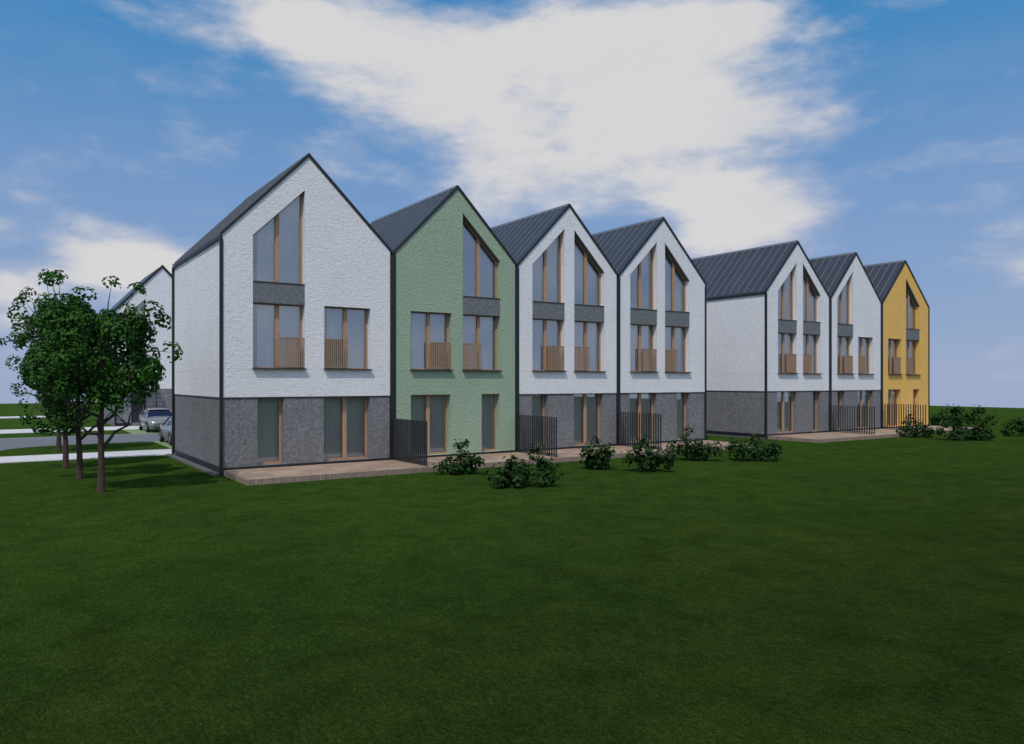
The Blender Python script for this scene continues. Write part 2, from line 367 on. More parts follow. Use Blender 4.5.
def make_house(hx0, hx1, Y, kind, wall, base, ridge, apex, cols, wins, free_left=False, free_right=False, curtain='curtain', label='', sky_strip=False, seed=0, back=False):
    """cols: list of (x0,x1,slope side) sloped-top columns; wins: list of plain openings"""
    h = empty('row_house', (hx0, Y, 0))
    W = hx1-hx0; rx = ridge-hx0; t = .32
    rel = lambda q: q-hx0
    sl = (apex-EAVE)/rx; sr = (apex-EAVE)/(W-rx)
    gable = lambda x: EAVE + (x*sl if x <= rx else (W-x)*sr)
    ground_ops, upper_ops = [], []
    for c_ in wins:
        if c_[0] == 'g': ground_ops.append((rel(c_[1]), rel(c_[2]), .12, SPLIT if base else 2.62, SPLIT if base else 2.62))
        if c_[0] == 'f': upper_ops.append((rel(c_[1]), rel(c_[2]), 3.65, 6.03, 6.03))
    for (a, c_, ta, tb) in cols:
        upper_ops.append((rel(a), rel(c_), 3.65, ta, tb))
    flat_top = lambda x: SPLIT
    wm = MB()
    zb = SPLIT if base else 0
    wall_front(wm, 0, W, 0, t, zb, gable, [rx], upper_ops + ([] if base else ground_ops))
    # gable back wall and side walls
    def shell(mb, za, zt, inset=0, top_g=False):
        D = DEPTH
        mb.face([(inset,t,za),(inset,D,za),(inset,D,zt),(inset,t,zt)][::-1] if False else [(inset,D,za),(inset,0,za),(inset,0,zt),(inset,D,zt)])
        mb.face([(W-inset,0,za),(W-inset,D,za),(W-inset,D,zt),(W-inset,0,zt)])
        mb.face([(t,t,za),(t,D-t,za),(t,D-t,zt),(t,t,zt)]); mb.face([(W-t,D-t,za),(W-t,t,za),(W-t,t,zt),(W-t,D-t,zt)])
        mb.face([(W-inset,D,za),(inset,D,za),(inset,D,zt),(W-inset,D,zt)]); mb.face([(t,D-t,za),(W-t,D-t,za),(W-t,D-t,zt),(t,D-t,zt)])
    shell(wm, zb, EAVE)
    wm.face([(W,DEPTH,EAVE),(0,DEPTH,EAVE),(rx,DEPTH,apex)])
    if base: wm.face([(0,0,SPLIT),(0,t,SPLIT),(W,t,SPLIT),(W,0,SPLIT)])
    wm.build('wall', wall, h)
    if base:
        bm = MB(); wall_front(bm, .02, W-.02, .02, t-.02, 0, flat_top, [], ground_ops)
        shell(bm, 0, SPLIT, .02)
        # the front slice of the side wall must start behind the recessed face
        bm.build('stone_base', base, h)
        dt = MB(); dt.box(.0, W, -.012, .019, SPLIT-.035, SPLIT-.002)
        if free_left: dt.box(-.012, -.001, .0, DEPTH, SPLIT-.035, SPLIT-.002)
        dt.build('drip_trim', M['trim'], h)
    # plinth, door thresholds stay clear
    pm = MB(); pm.box(.0, W, -.02, .3, -.02, .115)
    if free_left: pm.box(-.02, .3, .30, DEPTH, -.02, .115)
    if free_right: pm.box(W-.3, W+.02, .30, DEPTH, -.02, .115)
    pm.build('plinth', M['trim'], h)
    # foundation below
    fb = MB(); fb.box(.03, W-.03, .03, DEPTH-.03, -.4, -.022); fb.build('footing', M['concrete'], h)
    # rooms
    im = MB()
    for z in (0.02, 3.22, 6.42): im.box(t+.005, W-t-.005, t+.14, DEPTH-t-.005, z, z+.25 if z > 1 else z+.09)
    im.box(t+.006, W-t-.006, 4.4, 4.55, .2, EAVE-.05)
    im.build('interior', M['inside'], h)
    # roof: two slabs, seams, verge
    gl = .12 if not free_left else 0.07; gr = .12 if not free_right else 0.07
    th = .085; y0, y1 = -.045, DEPTH+.07
    def zl(x): return EAVE + x*sl
    def zr(x): return EAVE + (W-x)*sr
    rm = MB()
    rm.prism([(-gl,zl(-gl)+.01),(rx,apex+.01),(rx,apex+.01+th*1.35),(-gl,zl(-gl)+.01+th)], y0+.09, y1)
    rm.prism([(rx,apex+.01),(W+gr,zr(W+gr)+.01),(W+gr,zr(W+gr)+.01+th),(rx,apex+.01+th*1.35)], y0+.09, y1)
    rf = rm.build('roof', M['zinc'], h)
    sm = MB(); k = 0; y = y0+.5
    while y < y1-.1:
        for side in (0, 1):
            if side == 0: pl = [(-gl,zl(-gl)+.01+th),(rx-.02,apex+.01+th*1.35-.02),(rx-.02,apex+.01+th*1.35+.025),(-gl,zl(-gl)+.055+th)]
            else: pl = [(rx+.02,apex+.01+th*1.35-.02),(W+gr,zr(W+gr)+.01+th),(W+gr,zr(W+gr)+.055+th),(rx+.02,apex+.01+th*1.35+.025)]
            sm.prism(pl, y-.03, y+.03)
        y += .555
    sm.prism([(rx-.12,apex+th*1.35-.09),(rx,apex+th*1.35-.0),(rx+.12,apex+th*1.35-.09),(rx,apex+th*1.35+.06)], y0+.09, y1)
    sm.build('seam', M['seam'], rf)
    vm = MB()
    ve = .02
    vm.prism([(-gl-0,zl(-gl)+.0),(rx,apex-.0),(rx,apex+.035+th*1.35),(-gl,zl(-gl)+.035+th)], y0, y0+.085)
    vm.prism([(rx,apex-.0),(W+gr,zr(W+gr)+.0),(W+gr,zr(W+gr)+.035+th),(rx,apex+.035+th*1.35)], y0, y0+.085)
    vm.build('verge_trim', M['trim'], rf)
    # gutters and pipes on free corners
    if free_left or free_right:
        gm = MB()
        if free_left: gm.box(-.08, -.003, -.04, DEPTH+.06, EAVE-.16, EAVE-.08*sl)
        if free_right: gm.box(W+.003, W+.08, -.04, DEPTH+.06, EAVE-.16, EAVE-.08*sr)
        gm.build('gutter', M['trim'], h)
    def pipe(x, y):
        p = MB(); p.box(x, x+.105, y, y+.105, -.12, EAVE-.155); p.build('downpipe', M['trim'], h)
    if free_left: pipe(-.085, -.04); pipe(-.10, DEPTH-.08)
    if free_right: pipe(W-.03, -.04)
    # windows
    i = 0
    gc = 'curtain_grey' if curtain == 'curtain' else 'curtain_pale' if False else 'curtain_grey'
    for c_ in wins:
        a, e = rel(c_[1]), rel(c_[2]); i += 1
        if c_[0] == 'g':
            z1 = SPLIT-.002 if base else 2.62
            make_window(h, a, e, .12, z1, z1, (e-a) > 1.2, None, gc, False, sky_strip and (e-a) > 1.2, seed=seed+i)
        else: make_window(h, a, e, 3.65, 6.03, 6.03, True, c_[3], curtain, True, seed=seed+i)
    for (a, e, ta, tb), rl in zip(cols, [q[4] for q in wins if q[0] == 'F'] or ['R']*len(cols)):
        a, e = rel(a), rel(e); i += 1
        side = 'R' if (len(cols) == 1 and ta < tb) or (len(cols) == 2 and ta < tb) else 'L'
        make_window(h, a, e, 3.65, 6.03, 6.03, True, side, curtain, True, seed=seed+i)
        make_window(h, a, e, 6.80, ta, tb, True, None, curtain, False, seed=seed+i+20)
        pp = MB(); pp.box(a+.003, e-.003, .012, REC+.06, 6.03, 6.765)
        p = pp.build('spandrel_panel', M['panel'], h)
        cp = MB(); cp.box(a+.003, e-.003, -.012, REC+.05, 6.766, 6.80); cp.build('cap', M['bronze'], p)
    tag(h, label, 'house', 'row houses with pointed gables')
    return h

def joint(h, x, w, Y):
    # dark recessed strip between two neighbouring houses, child of the left house
    o = MB(); o.box(x+.002, x+w-.002, -.035, .25, -.1, EAVE-.12); o.build('joint_trim', M['trim'], h)

s1 = make_house(6.6, 13.04, 28, 'A', M['white'], M['stone'], 9.72, 11.58,
    [(7.66,9.57,8.44,10.32)], [('g',7.83,8.77),('g',10.31,12.17),('f',10.32,12.2,'L')], free_left=True,
    label='white end house nearest the trees, with grey stone ground floor and bare side wall', seed=1)
joint(s1, 6.44, .24, 28)
s2 = make_house(13.28, 19.08, 28, 'B', M['green'], None, 16.15, 11.30,
    [(16.40,18.29,10.31,8.42)], [('g',13.96,15.81),('g',17.34,18.26),('f',13.95,15.85,'R')],
    label='pale green house with painted walls down to the terrace', seed=2)
joint(s2, 5.80, .20, 28)
s3 = make_house(19.28, 25.07, 28, 'C', M['white'], M['stone'], 22.15, 11.30,
    [(20.03,21.87,8.45,10.26),(22.44,24.29,10.26,8.42)], [('g',20.02,20.89),('g',22.43,24.21)],
    label='white house joined to the right side of the green house, two tall pointed windows', seed=3)
joint(s3, 5.79, .22, 28)
s4 = make_house(25.29, 31.35, 28, 'C', M['white'], M['stone'], 28.25, 11.42,
    [(25.97,27.81,8.45,10.26),(28.37,30.17,10.26,8.45)], [('g',25.95,27.79),('g',29.25,30.16)], free_right=True, sky_strip=True,
    label='white house at the right end of the near block, beside the gap', seed=4)
s5 = make_house(36.72, 42.74, 28.2, 'C', M['white'], M['stone'], 39.6, 11.42,
    [(37.76,39.54,8.45,10.26),(40.13,41.88,10.26,8.45)], [('g',37.72,39.54),('g',41.14,41.88)], free_left=True, curtain='curtain_pale', sky_strip=True,
    label='white house left in the far block, showing its bare side wall beside the gap', seed=5)
joint(s5, 6.02, .25, 28.2)
s6 = make_house(42.99, 48.47, 28.2, 'A', M['white'], M['stone'], 45.65, 11.30,
    [(43.62,45.35,8.40,10.22)], [('g',43.65,44.43),('g',45.87,47.62),('f',45.89,47.6,'L')], curtain='curtain_pale', sky_strip=True,
    label='narrow white house joined to the left side of the yellow house', seed=6)
joint(s6, 5.48, .25, 28.2)
s7 = make_house(48.72, 54.53, 28.2, 'B', M['yellow'], None, 51.5, 11.30,
    [(51.58,53.34,10.22,8.40)], [('g',49.36,50.95),('g',52.52,53.3),('f',49.36,50.99,'R')], free_right=True, curtain='curtain_pale', sky_strip=True,
    label='mustard yellow house at the far right end of the row', seed=7)

# ---- house across the street (seen from its entrance side)
def back_house():
    x0, x1, Y = 7.25, 13.65, 62.7
    h = empty('row_house', (x0, Y, 0)); W = x1-x0; rx = 3.18; apex = 11.78; t = .32
    sl = (apex-EAVE)/rx; sr = (apex-EAVE)/(W-rx)
    gable = lambda x: EAVE + (x*sl if x <= rx else (W-x)*sr)
    wm = MB(); wall_front(wm, 0, W, 0, t, SPLIT, gable, [rx], [(.75,2.02,4.5,8.1,9.35)])
    D = DEPTH
    wm.face([(0,D,SPLIT),(0,0,SPLIT),(0,0,EAVE),(0,D,EAVE)]); wm.face([(W,0,SPLIT),(W,D,SPLIT),(W,D,EAVE),(W,0,EAVE)])
    wm.face([(W,D,SPLIT),(0,D,SPLIT),(0,D,EAVE),(rx,D,apex),(W,D,EAVE)]); wm.face([(0,0,SPLIT),(0,t,SPLIT),(W,t,SPLIT),(W,0,SPLIT)])
    wm.build('wall', M['white'], h)
    bm = MB(); wall_front(bm, .02, W-.02, .02, .3, -.3, lambda x: SPLIT, [], [(1.05,2.07,.1,2.45,2.45)])
    bm.face([(.02,D,-.3),(.02,.02,-.3),(.02,.02,SPLIT),(.02,D,SPLIT)]); bm.face([(W-.02,.02,-.3),(W-.02,D,-.3),(W-.02,D,SPLIT),(W-.02,.02,SPLIT)]); bm.face([(W,D,-.3),(0,D,-.3),(0,D,SPLIT),(W,D,SPLIT)])
    bm.build('stone_base', M['stone'], h)
    rm = MB(); th = .13; g = .14
    zl = lambda x: EAVE + x*sl; zr = lambda x: EAVE+(W-x)*sr
    rm.prism([(-g,zl(-g)+.01),(rx,apex+.01),(rx,apex+.18),(-g,zl(-g)+.14)], .02, D+.07)
    rm.prism([(rx,apex+.01),(W+g,zr(W+g)+.01),(W+g,zr(W+g)+.14),(rx,apex+.18)], .02, D+.07)
    rf = rm.build('roof', M['zinc'], h)
    vm = MB()
    vm.prism([(-g,zl(-g)-.02),(rx,apex-.03),(rx,apex+.22),(-g,zl(-g)+.18)], -.07, .015)
    vm.prism([(rx,apex-.03),(W+g,zr(W+g)-.02),(W+g,zr(W+g)+.18),(rx,apex+.22)], -.07, .015)
    vm.build('verge_trim', M['trim'], rf)
    for x in (-.06, W-.05):
        p = MB(); p.box(x, x+.115, -.04, .075, -.12, EAVE-.1); p.build('downpipe', M['trim'], h)
    gm = MB(); gm.box(-.14, -.003, -.065, D+.06, EAVE-.23, EAVE-.16); gm.build('gutter', M['trim'], h)
    make_window(h, .75, 2.02, 4.5, 8.1, 9.35, False, None, 'curtain_grey', True, mat_frame=M['trim'], seed=40)
    im = MB(); im.box(t+.01, W-t-.01, 3.4, 3.5, 0, EAVE-.05); im.box(t+.01, W-t-.01, t+.2, D-t, 3.2, 3.4); im.build('interior', M['inside'], h)
    d = MB(); d.box(1.053, 2.067, .18, .24, .1, 2.445)
    for k in range(6): d.box(1.12, 2.0, .165, .18, .35+k*.34, .62+k*.34)
    dr = d.build('door', M['door'], h)
    hd = MB(); hd.tube([(1.9,.12,.95),(1.9,.12,1.4)], [.018,.018]); hd.box(1.885,1.915,.12,.18,.97,1.0); hd.box(1.885,1.915,.12,.18,1.34,1.37); hd.build('handle', M['rail'], dr)
    # slatted entrance canopy on a post with raking stays
    c_ = MB()
    for k in range(13):
        y = -1.5+k*.122
        zz = 2.62 + (1.5+y)*.38
        c_.hexa([(.15,y,zz),(2.65,y,zz),(2.65,y+.09,zz+.034),(.15,y+.09,zz+.034),(.15,y,zz+.03),(2.65,y,zz+.03),(2.65,y+.09,zz+.064),(.15,y+.09,zz+.064)])
    cn = c_.build('entrance_canopy', M['slabs'], h)
    q = MB()
    for x in (.3, 2.5):
        q.hexa([(x,-1.5,2.52),(x+.06,-1.5,2.52),(x+.06,-.02,3.08),(x,-.02,3.08),(x,-1.5,2.6),(x+.06,-1.5,2.6),(x+.06,-.02,3.16),(x,-.02,3.16)])
    q.box(2.5,2.56,-1.45,-1.39,-.12,2.53)
    q.build('canopy_frame', M['trim'], cn)
    pl = MB(); pl.box(0,1.05,-.02,.018,-.1,.1); pl.box(2.07,W,-.02,.018,-.1,.1); pl.build('plinth', M['trim'], h)
    tag(h, 'white gabled house across the street behind the trees, with dark entrance door and canopy', 'house', 'row houses with pointed gables')
back_house()

# ------------------------------------------------------------------ terraces
def terrace(x0, x1, Y, label):
    e = empty('terrace', (x0, 24.85, 0))
    w, d = x1-x0, Y-24.85-.022
    t = MB(); t.box(.1, w-.1, .1, d, LZ-.1, .03); t.build('paving', M['tiles'], e)
    r = random.Random(int(x0)); b = MB()
    x = 0
    while x < w-.1:
        b.box(x, x+.105, 0, .097, LZ-.05, .030+r.uniform(-.004,.004)); x += .118
    y = .118
    while y < d-.1:
        for xx in (0, w-.097): b.box(xx, xx+.097, y, y+.105, LZ-.05, .030+r.uniform(-.004,.004))
        y += .118
    b.build('brick_edging', M['edging'], e)
    tag(e, label, 'terrace', 'raised brick paved terraces')
terrace(6.62, 31.4, 28, 'long raised brown paved terrace running along the four near houses')
terrace(36.74, 55.0, 28.2, 'raised brown paved terrace along the three far houses ending at the yellow house')

# ------------------------------------------------------------------ fences
def make_fence():
    e = empty('privacy_screen', (0,0,0)); n = 19; Ln = 2.85
    for i in range(n):
        y = i*(Ln-.05)/(n-1)
        b = MB(); b.box(-.026, .026, y, y+.040, .012, 1.66); b.build('slat', M['slat'], e)
    r = MB(); r.box(-.012, .012, .045, Ln-.05, .10, .135); r.build('rail', M['slat'], e)
    return e
f0 = make_fence()
fl = [(13.16,28,'dark slatted screen on the terrace between the white end house and the green house'),
      (19.18,28,'dark slatted screen at the right edge of the green house, before the next white house'),
      (25.18,28,'dark slatted screen between the two white houses right of the green one'),
      (42.87,28.2,'dark slatted screen in the middle of the far block, between its two white houses'),
      (48.60,28.2,'dark slatted screen at the left corner of the yellow house')]
for i, (x, Y, lab) in enumerate(fl):
    f = f0 if i == 0 else copy_tree(f0)
    f.location = (x, 25.1 if Y == 28 else 25.3, .031)
    tag(f, lab, 'privacy screen', 'slatted screens dividing the terraces')

# ------------------------------------------------------------------ plants
def leaf(mb, p, n, size, rnd):
    """a rounded, cupped leaf of six points round a raised midrib"""
    n = n.normalized(); a = n.orthogonal().normalized(); q = Matrix.Rotation(rnd.uniform(0, 6.283), 3, n); a = q @ a; b = n.cross(a)
    L_ = size*rnd.uniform(.75,1.2); w = L_*.42; k = len(mb.v)
    P = [p - a*L_*.5, p - a*L_*.2 + b*w + n*w*.35, p + a*L_*.22 + b*w*.85 + n*w*.3, p + a*L_*.5 - n*w*.2, p + a*L_*.22 - b*w*.85 + n*w*.3, p - a*L_*.2 - b*w + n*w*.35]
    mb.v += [tuple(v) for v in P]
    mb.f += [(k,k+1,k+2,k+3), (k,k+3,k+4,k+5)]
def dome(mb, c, axis, r, nleaf, size, rnd):
    axis = axis.normalized()
    for _ in range(nleaf):
        for _t in range(20):
            d = Vector((rnd.gauss(0,1), rnd.gauss(0,1), rnd.gauss(0,1))).normalized()
            if d.dot(axis) > -.15: break
        p = c + d*r*rnd.uniform(.82,1.05)
        nrm = (d + Vector((rnd.uniform(-.35,.35), rnd.uniform(-.35,.35), rnd.uniform(-.1,.5)))).normalized()
        leaf(mb, p, nrm, size, rnd)

def tree(x, y, H, zc, rx, rz, ncl, seed, label, lean=0, extra=()):
    rnd = random.Random(seed); e = empty('deciduous_tree', (x, y, LZ))
    tb = MB()
    fork = 1.55
    path = [(0,0,-.1),(0,0,.05),(.01,.02,.8),(lean*.3,.01,fork),(lean*.6+.02,0,fork+1.2),(lean+.0,.05,fork+2.4),(lean,.0,H*.86)]
    tb.tube(path, [.15,.115,.09,.08,.06,.04,.010], 10)
    crown_c = Vector((lean, 0, zc)); tips = []
    def wig(a, b, k, amp):
        a, b = Vector(a), Vector(b); out = []
        for i in range(k+1):
            t = i/k; q = a.lerp(b, t)
            if 0 < i < k: q += Vector((rnd.uniform(-amp,amp), rnd.uniform(-amp,amp), rnd.uniform(-amp,amp)))
            q.z += .25*math.sin(t*math.pi)*-amp
            out.append(tuple(q))
        return out
    nl = 9
    for i in range(nl):
        az = i*2.4 + rnd.uniform(-.3,.3); z0 = fork - .25 + i*(H*.5-fork+.6)/nl
        ln = rx*rnd.uniform(.75,1.0)*(1-.25*i/nl)*(.72 if i < 3 else 1)
        b = (math.cos(az)*ln, math.sin(az)*ln, z0 + rnd.uniform(.5,1.3))
        r0 = .06*(1-.5*i/nl)
        pts = wig((lean*z0/H, 0, z0), b, 5, .10)
        tb.tube(pts, [r0*(1-.8*k/5) for k in range(6)], 7); tips.append(b)
        for s_ in range(2):
            st = pts[3]; en = (st[0]+rnd.uniform(-.7,.7), st[1]+rnd.uniform(-.7,.7), st[2]+rnd.uniform(.3,.9))
            tb.tube(wig(st, en, 3, .06), [r0*.4, r0*.3, r0*.2, .006], 5)
    cb = MB(); cl = []
    # lumpy crown: sub-crowns plus clusters round them
    lobes = []
    for i in range(24):
        while True:
            d = Vector((rnd.uniform(-1,1), rnd.uniform(-1,1), rnd.uniform(-1,1)))
            if .3 < d.length < .95: break
        lobes.append((crown_c + Vector((d.x*rx*.85, d.y*rx*.85, d.z*rz*.82)), rnd.uniform(.28,.62)*rx*.55))
    for i in range(ncl):
        lc, lr = rnd.choice(lobes)
        d = Vector((rnd.gauss(0,1), rnd.gauss(0,1), rnd.gauss(0,1))).normalized()
        cl.append((lc + d*lr*rnd.uniform(.3,1.15), d))
    for ex in extra: cl.append((Vector(ex), (Vector(ex)-crown_c)))
    for c_, d in cl:
        r = rnd.uniform(.26,.42)
        ax = (c_-crown_c).normalized() + Vector((0,0,.35)) + d*.3
        dome(cb, c_, ax, r, int(46*(r/.33)**2)+6, .112, rnd)
    for ex in extra:
        st = Vector(ex)*.55 + crown_c*.45
        tb.tube([tuple(st), tuple((st+Vector(ex))*.5 + Vector((0,0,.08))), ex], [.022,.014,.006], 5)
    tb.build('trunk', M['bark'], e, smooth=True)
    cb.build('crown', M['leaf'], e)
    tag(e, label, 'tree', 'young trees in a line beside the white end house')

tree(2.6, 25.8, 6.2, 4.05, 1.7, 2.05, 175, 11, 'nearest tree of the row, standing on the lawn just left of the white end house', 0,
     extra=[(1.25,-.9,5.4),(1.5,-.75,5.1),(1.75,-.9,4.2),(1.1,-.8,3.4),(1.3,-.7,3.6),(.3,.2,6.25),(.9,-.3,6.05),(.9,-.5,2.9)])
tree(2.35, 29.8, 6.5, 4.05, 1.8, 2.25, 165, 12, 'second tree from the front in the row of trees, on the lawn before the pavement', -.1,
     extra=[(-1.6,.5,5.2),(-.8,.4,6.7),(-1.4,.3,2.2),(-1.0,.3,1.9)])
tree(2.2, 33.7, 6.9, 4.1, 1.75, 2.5, 180, 13, 'third tree from the front in the row, nearest the pavement edge', -.1,
     extra=[(-1.3,.8,6.4),(-1.5,1.0,5.9),(-1.2,.8,1.9),(-.8,.6,1.6),(-.5,.4,1.5),(-.2,.3,7.3)])
tree(2.45, 41.9, 7.8, 4.6, 1.9, 2.9, 195, 14, 'farthest tree of the row, growing on the grass between pavement and road', -.1,
     extra=[(-.5,.4,8.3),(-.2,.3,8.0),(-1.5,.9,7.0),(-1.2,.8,7.4),(-2.1,1.2,5.2),(-1.7,1.2,5.4),(-1.7,1.1,4.2),(-1.5,1.1,3.0),(-1.3,.9,2.3)])

def shrub(x, y, spots, seed, label, r=(.19,.27), size=.15):
    """loose shrub: leafy clumps on thin stems; spots = (sideways, height) of each clump in metres"""
    rnd = random.Random(seed); e = empty('shrub', (x, y, LZ))
    sb = MB(); cb = MB(); cs = []
    for (a, z) in spots:
        d = rnd.uniform(-.4, .4)
        z *= 1.1; cs.append(Vector((a*.83 + d*.56, -a*.56 + d*.83, z)))
        if z < .75 and rnd.random() < .8:
            d = rnd.uniform(-.55, .55); a2 = a*.8 + rnd.uniform(-.15,.15)
            cs.append(Vector((a2*.83 + d*.56, -a2*.56 + d*.83, z*rnd.uniform(.6,1.1))))
    for c_ in cs:
        rr = rnd.uniform(*r)
        ax = (c_-Vector((0,0,.35))).normalized() + Vector((0,0,.5))
        for _ in range(int(26*(rr/.23)**2)):
            d = Vector((rnd.gauss(0,1), rnd.gauss(0,1), rnd.gauss(0,.75))).normalized()
            p = c_ + d*rr*rnd.uniform(.45, 1.1)
            if p.z < .04: continue
            leaf(cb, p, d*.6 + ax*.5 + Vector((rnd.uniform(-.5,.5), rnd.uniform(-.5,.5), rnd.uniform(0,.5))), size, rnd)
        for _ in range(3):
            d = Vector((rnd.gauss(0,1), rnd.gauss(0,1), abs(rnd.gauss(0,1)))).normalized()*rr*rnd.uniform(1.1,1.5); leaf(cb, c_+d, d+Vector((0,0,.1)), size, rnd)
            sb.tube([tuple(c_), tuple(c_+d)], [.005,.002], 4)
        sb.tube([(c_.x*.2, c_.y*.2, -.05), tuple(c_*.55 + Vector((0,0,.08))), tuple(c_)], [.011,.008,.004], 5)
    sb.build('stem', M['bark'], e, smooth=True)
    cb.build('foliage', M['shrub'], e)
    tag(e, label, 'shrub', 'low leafy shrubs on the lawn by the terraces')
def blob_spots(w, h, n, seed):
    q = random.Random(seed); out = []
    while len(out) < n:
        a, z = q.uniform(-1,1), q.uniform(.05,1)
        if a*a + (z-.4)**2*2.2 < 1: out.append((a*w/2, z*h))
    return out
shrub(13.75, 23.75, [(-.72,.25),(-.1,.3),(.2,.3),(.5,.3),(-.35,.45),(.1,.62),(.45,.55),(.0,.9),(.15,1.0),(.7,.4),(-.2,.15),(.35,.15)], 21, 'leafy shrub in front of the green house, closest to the first slatted screen')
shrub(13.6, 19.9, [(-.8,.3),(-.55,.5),(-.3,.35),(0,.3),(.25,.5),(.4,.3),(-.1,.62),(.1,.5),(-.5,.2),(.15,.15),(-.25,.1),(1.1,.55),(.9,.7),(1.2,.3),(.85,.15),(.65,1.05),(.55,.85)], 22, 'widest loose shrub, standing out on the lawn before the green house')
shrub(18.8, 22.1, [(-.38,.4),(.38,.4),(0,.3),(-.3,.7),(.3,.72),(0,.9),(0,.6),(-.25,.15),(.25,.15),(-.42,.6),(.42,.6)], 23, 'compact round shrub in front of the white house right of the green one')
shrub(19.8, 20.5, [(-.6,.4),(-.5,.7),(-.2,.45),(.1,.3),(.3,.45),(.15,.7),(-.25,.85),(.55,.4),(.8,.5),(.85,.3),(0,.1),(-.15,.2),(.35,.2),(-.1,1.0)], 24, 'broad shrub between the round shrub and the loose low shrub to its right')
shrub(24.3, 22.3, [(-1.0,.35),(-.85,.55),(-.5,.45),(-.4,.85),(-.15,1.1),(-.2,.3),(.1,.35),(.3,.5),(.55,.45),(.8,.5),(.0,.65),(.5,.2),(.9,.35)], 25, 'spiky topped shrub at the right end of the near terrace')
shrub(26.3, 20.9, [(-.85,.5),(-.7,.6),(-.8,.3),(-.5,.45),(-.2,.5),(.1,.65),(.0,.3),(.4,.5),(.7,.55),(1.0,.5),(1.1,.3),(.6,.25),(.8,.12),(-.5,.2),(.3,.1),(.2,.85)], 26, 'wide low shrub on the lawn before the gap between the two blocks')
shrub(45.2, 24.0, [(-.8,.4),(-.5,.75),(-.4,.35),(0,.45),(.1,.75),(.4,.5),(.7,.45),(.85,.3),(0,.2),(.4,.2),(-.3,.95)], 27, 'small shrub before the slatted screen of the yellow house', (.2,.3), .15)
shrub(45.3, 21.3, blob_spots(2.7, 1.6, 24, 5), 28, 'largest shrub, standing right of the yellow house', (.22,.33), .16)
shrub(51.4, 21.0, blob_spots(2.2, 1.0, 14, 6), 29, 'shrub cut by the right edge of the photo', (.22,.33), .16)
shrub(59.5, 29.4, blob_spots(1.9, 1.0, 11, 7), 30, 'distant shrub half hidden between the yellow house and the largest shrub', (.25,.35), .17)

# ------------------------------------------------------------------ cars
M['paint'] = None
m, nt, b = mat('silver_paint')
L(nt, ramp(nt, noise(nt, coord(nt), 3, 3), [(.3, (.27,.27,.27)), (.7, (.32,.32,.32))]), b.inputs['Base Color'])
b.inputs['Metallic'].default_value = .55; b.inputs['Roughness'].default_value = .33; b.inputs['Coat Weight'].default_value = .5; M['paint'] = m
m, nt, b = mat('car_glass'); b.inputs['Base Color'].default_value = (.012,.014,.035,1); b.inputs['Roughness'].default_value = .08; M['carglass'] = m
M['tyre'] = flat('tyre_rubber', (.015,.015,.015), .8)
M['rim'] = flat('alloy_rim', (.4,.4,.42), .3, .8)
m, nt, b = mat('headlight_lens'); b.inputs['Base Color'].default_value = (.85,.86,.88,1); b.inputs['Roughness'].default_value = .1; b.inputs['Metallic'].default_value = .3; M['lamp'] = m
M['black'] = flat('black_plastic', (.02,.02,.022), .6)
M['plate'] = flat('number_plate', (.7,.7,.68), .5)
M['red'] = flat('tail_lens', (.25,.01,.01), .25)
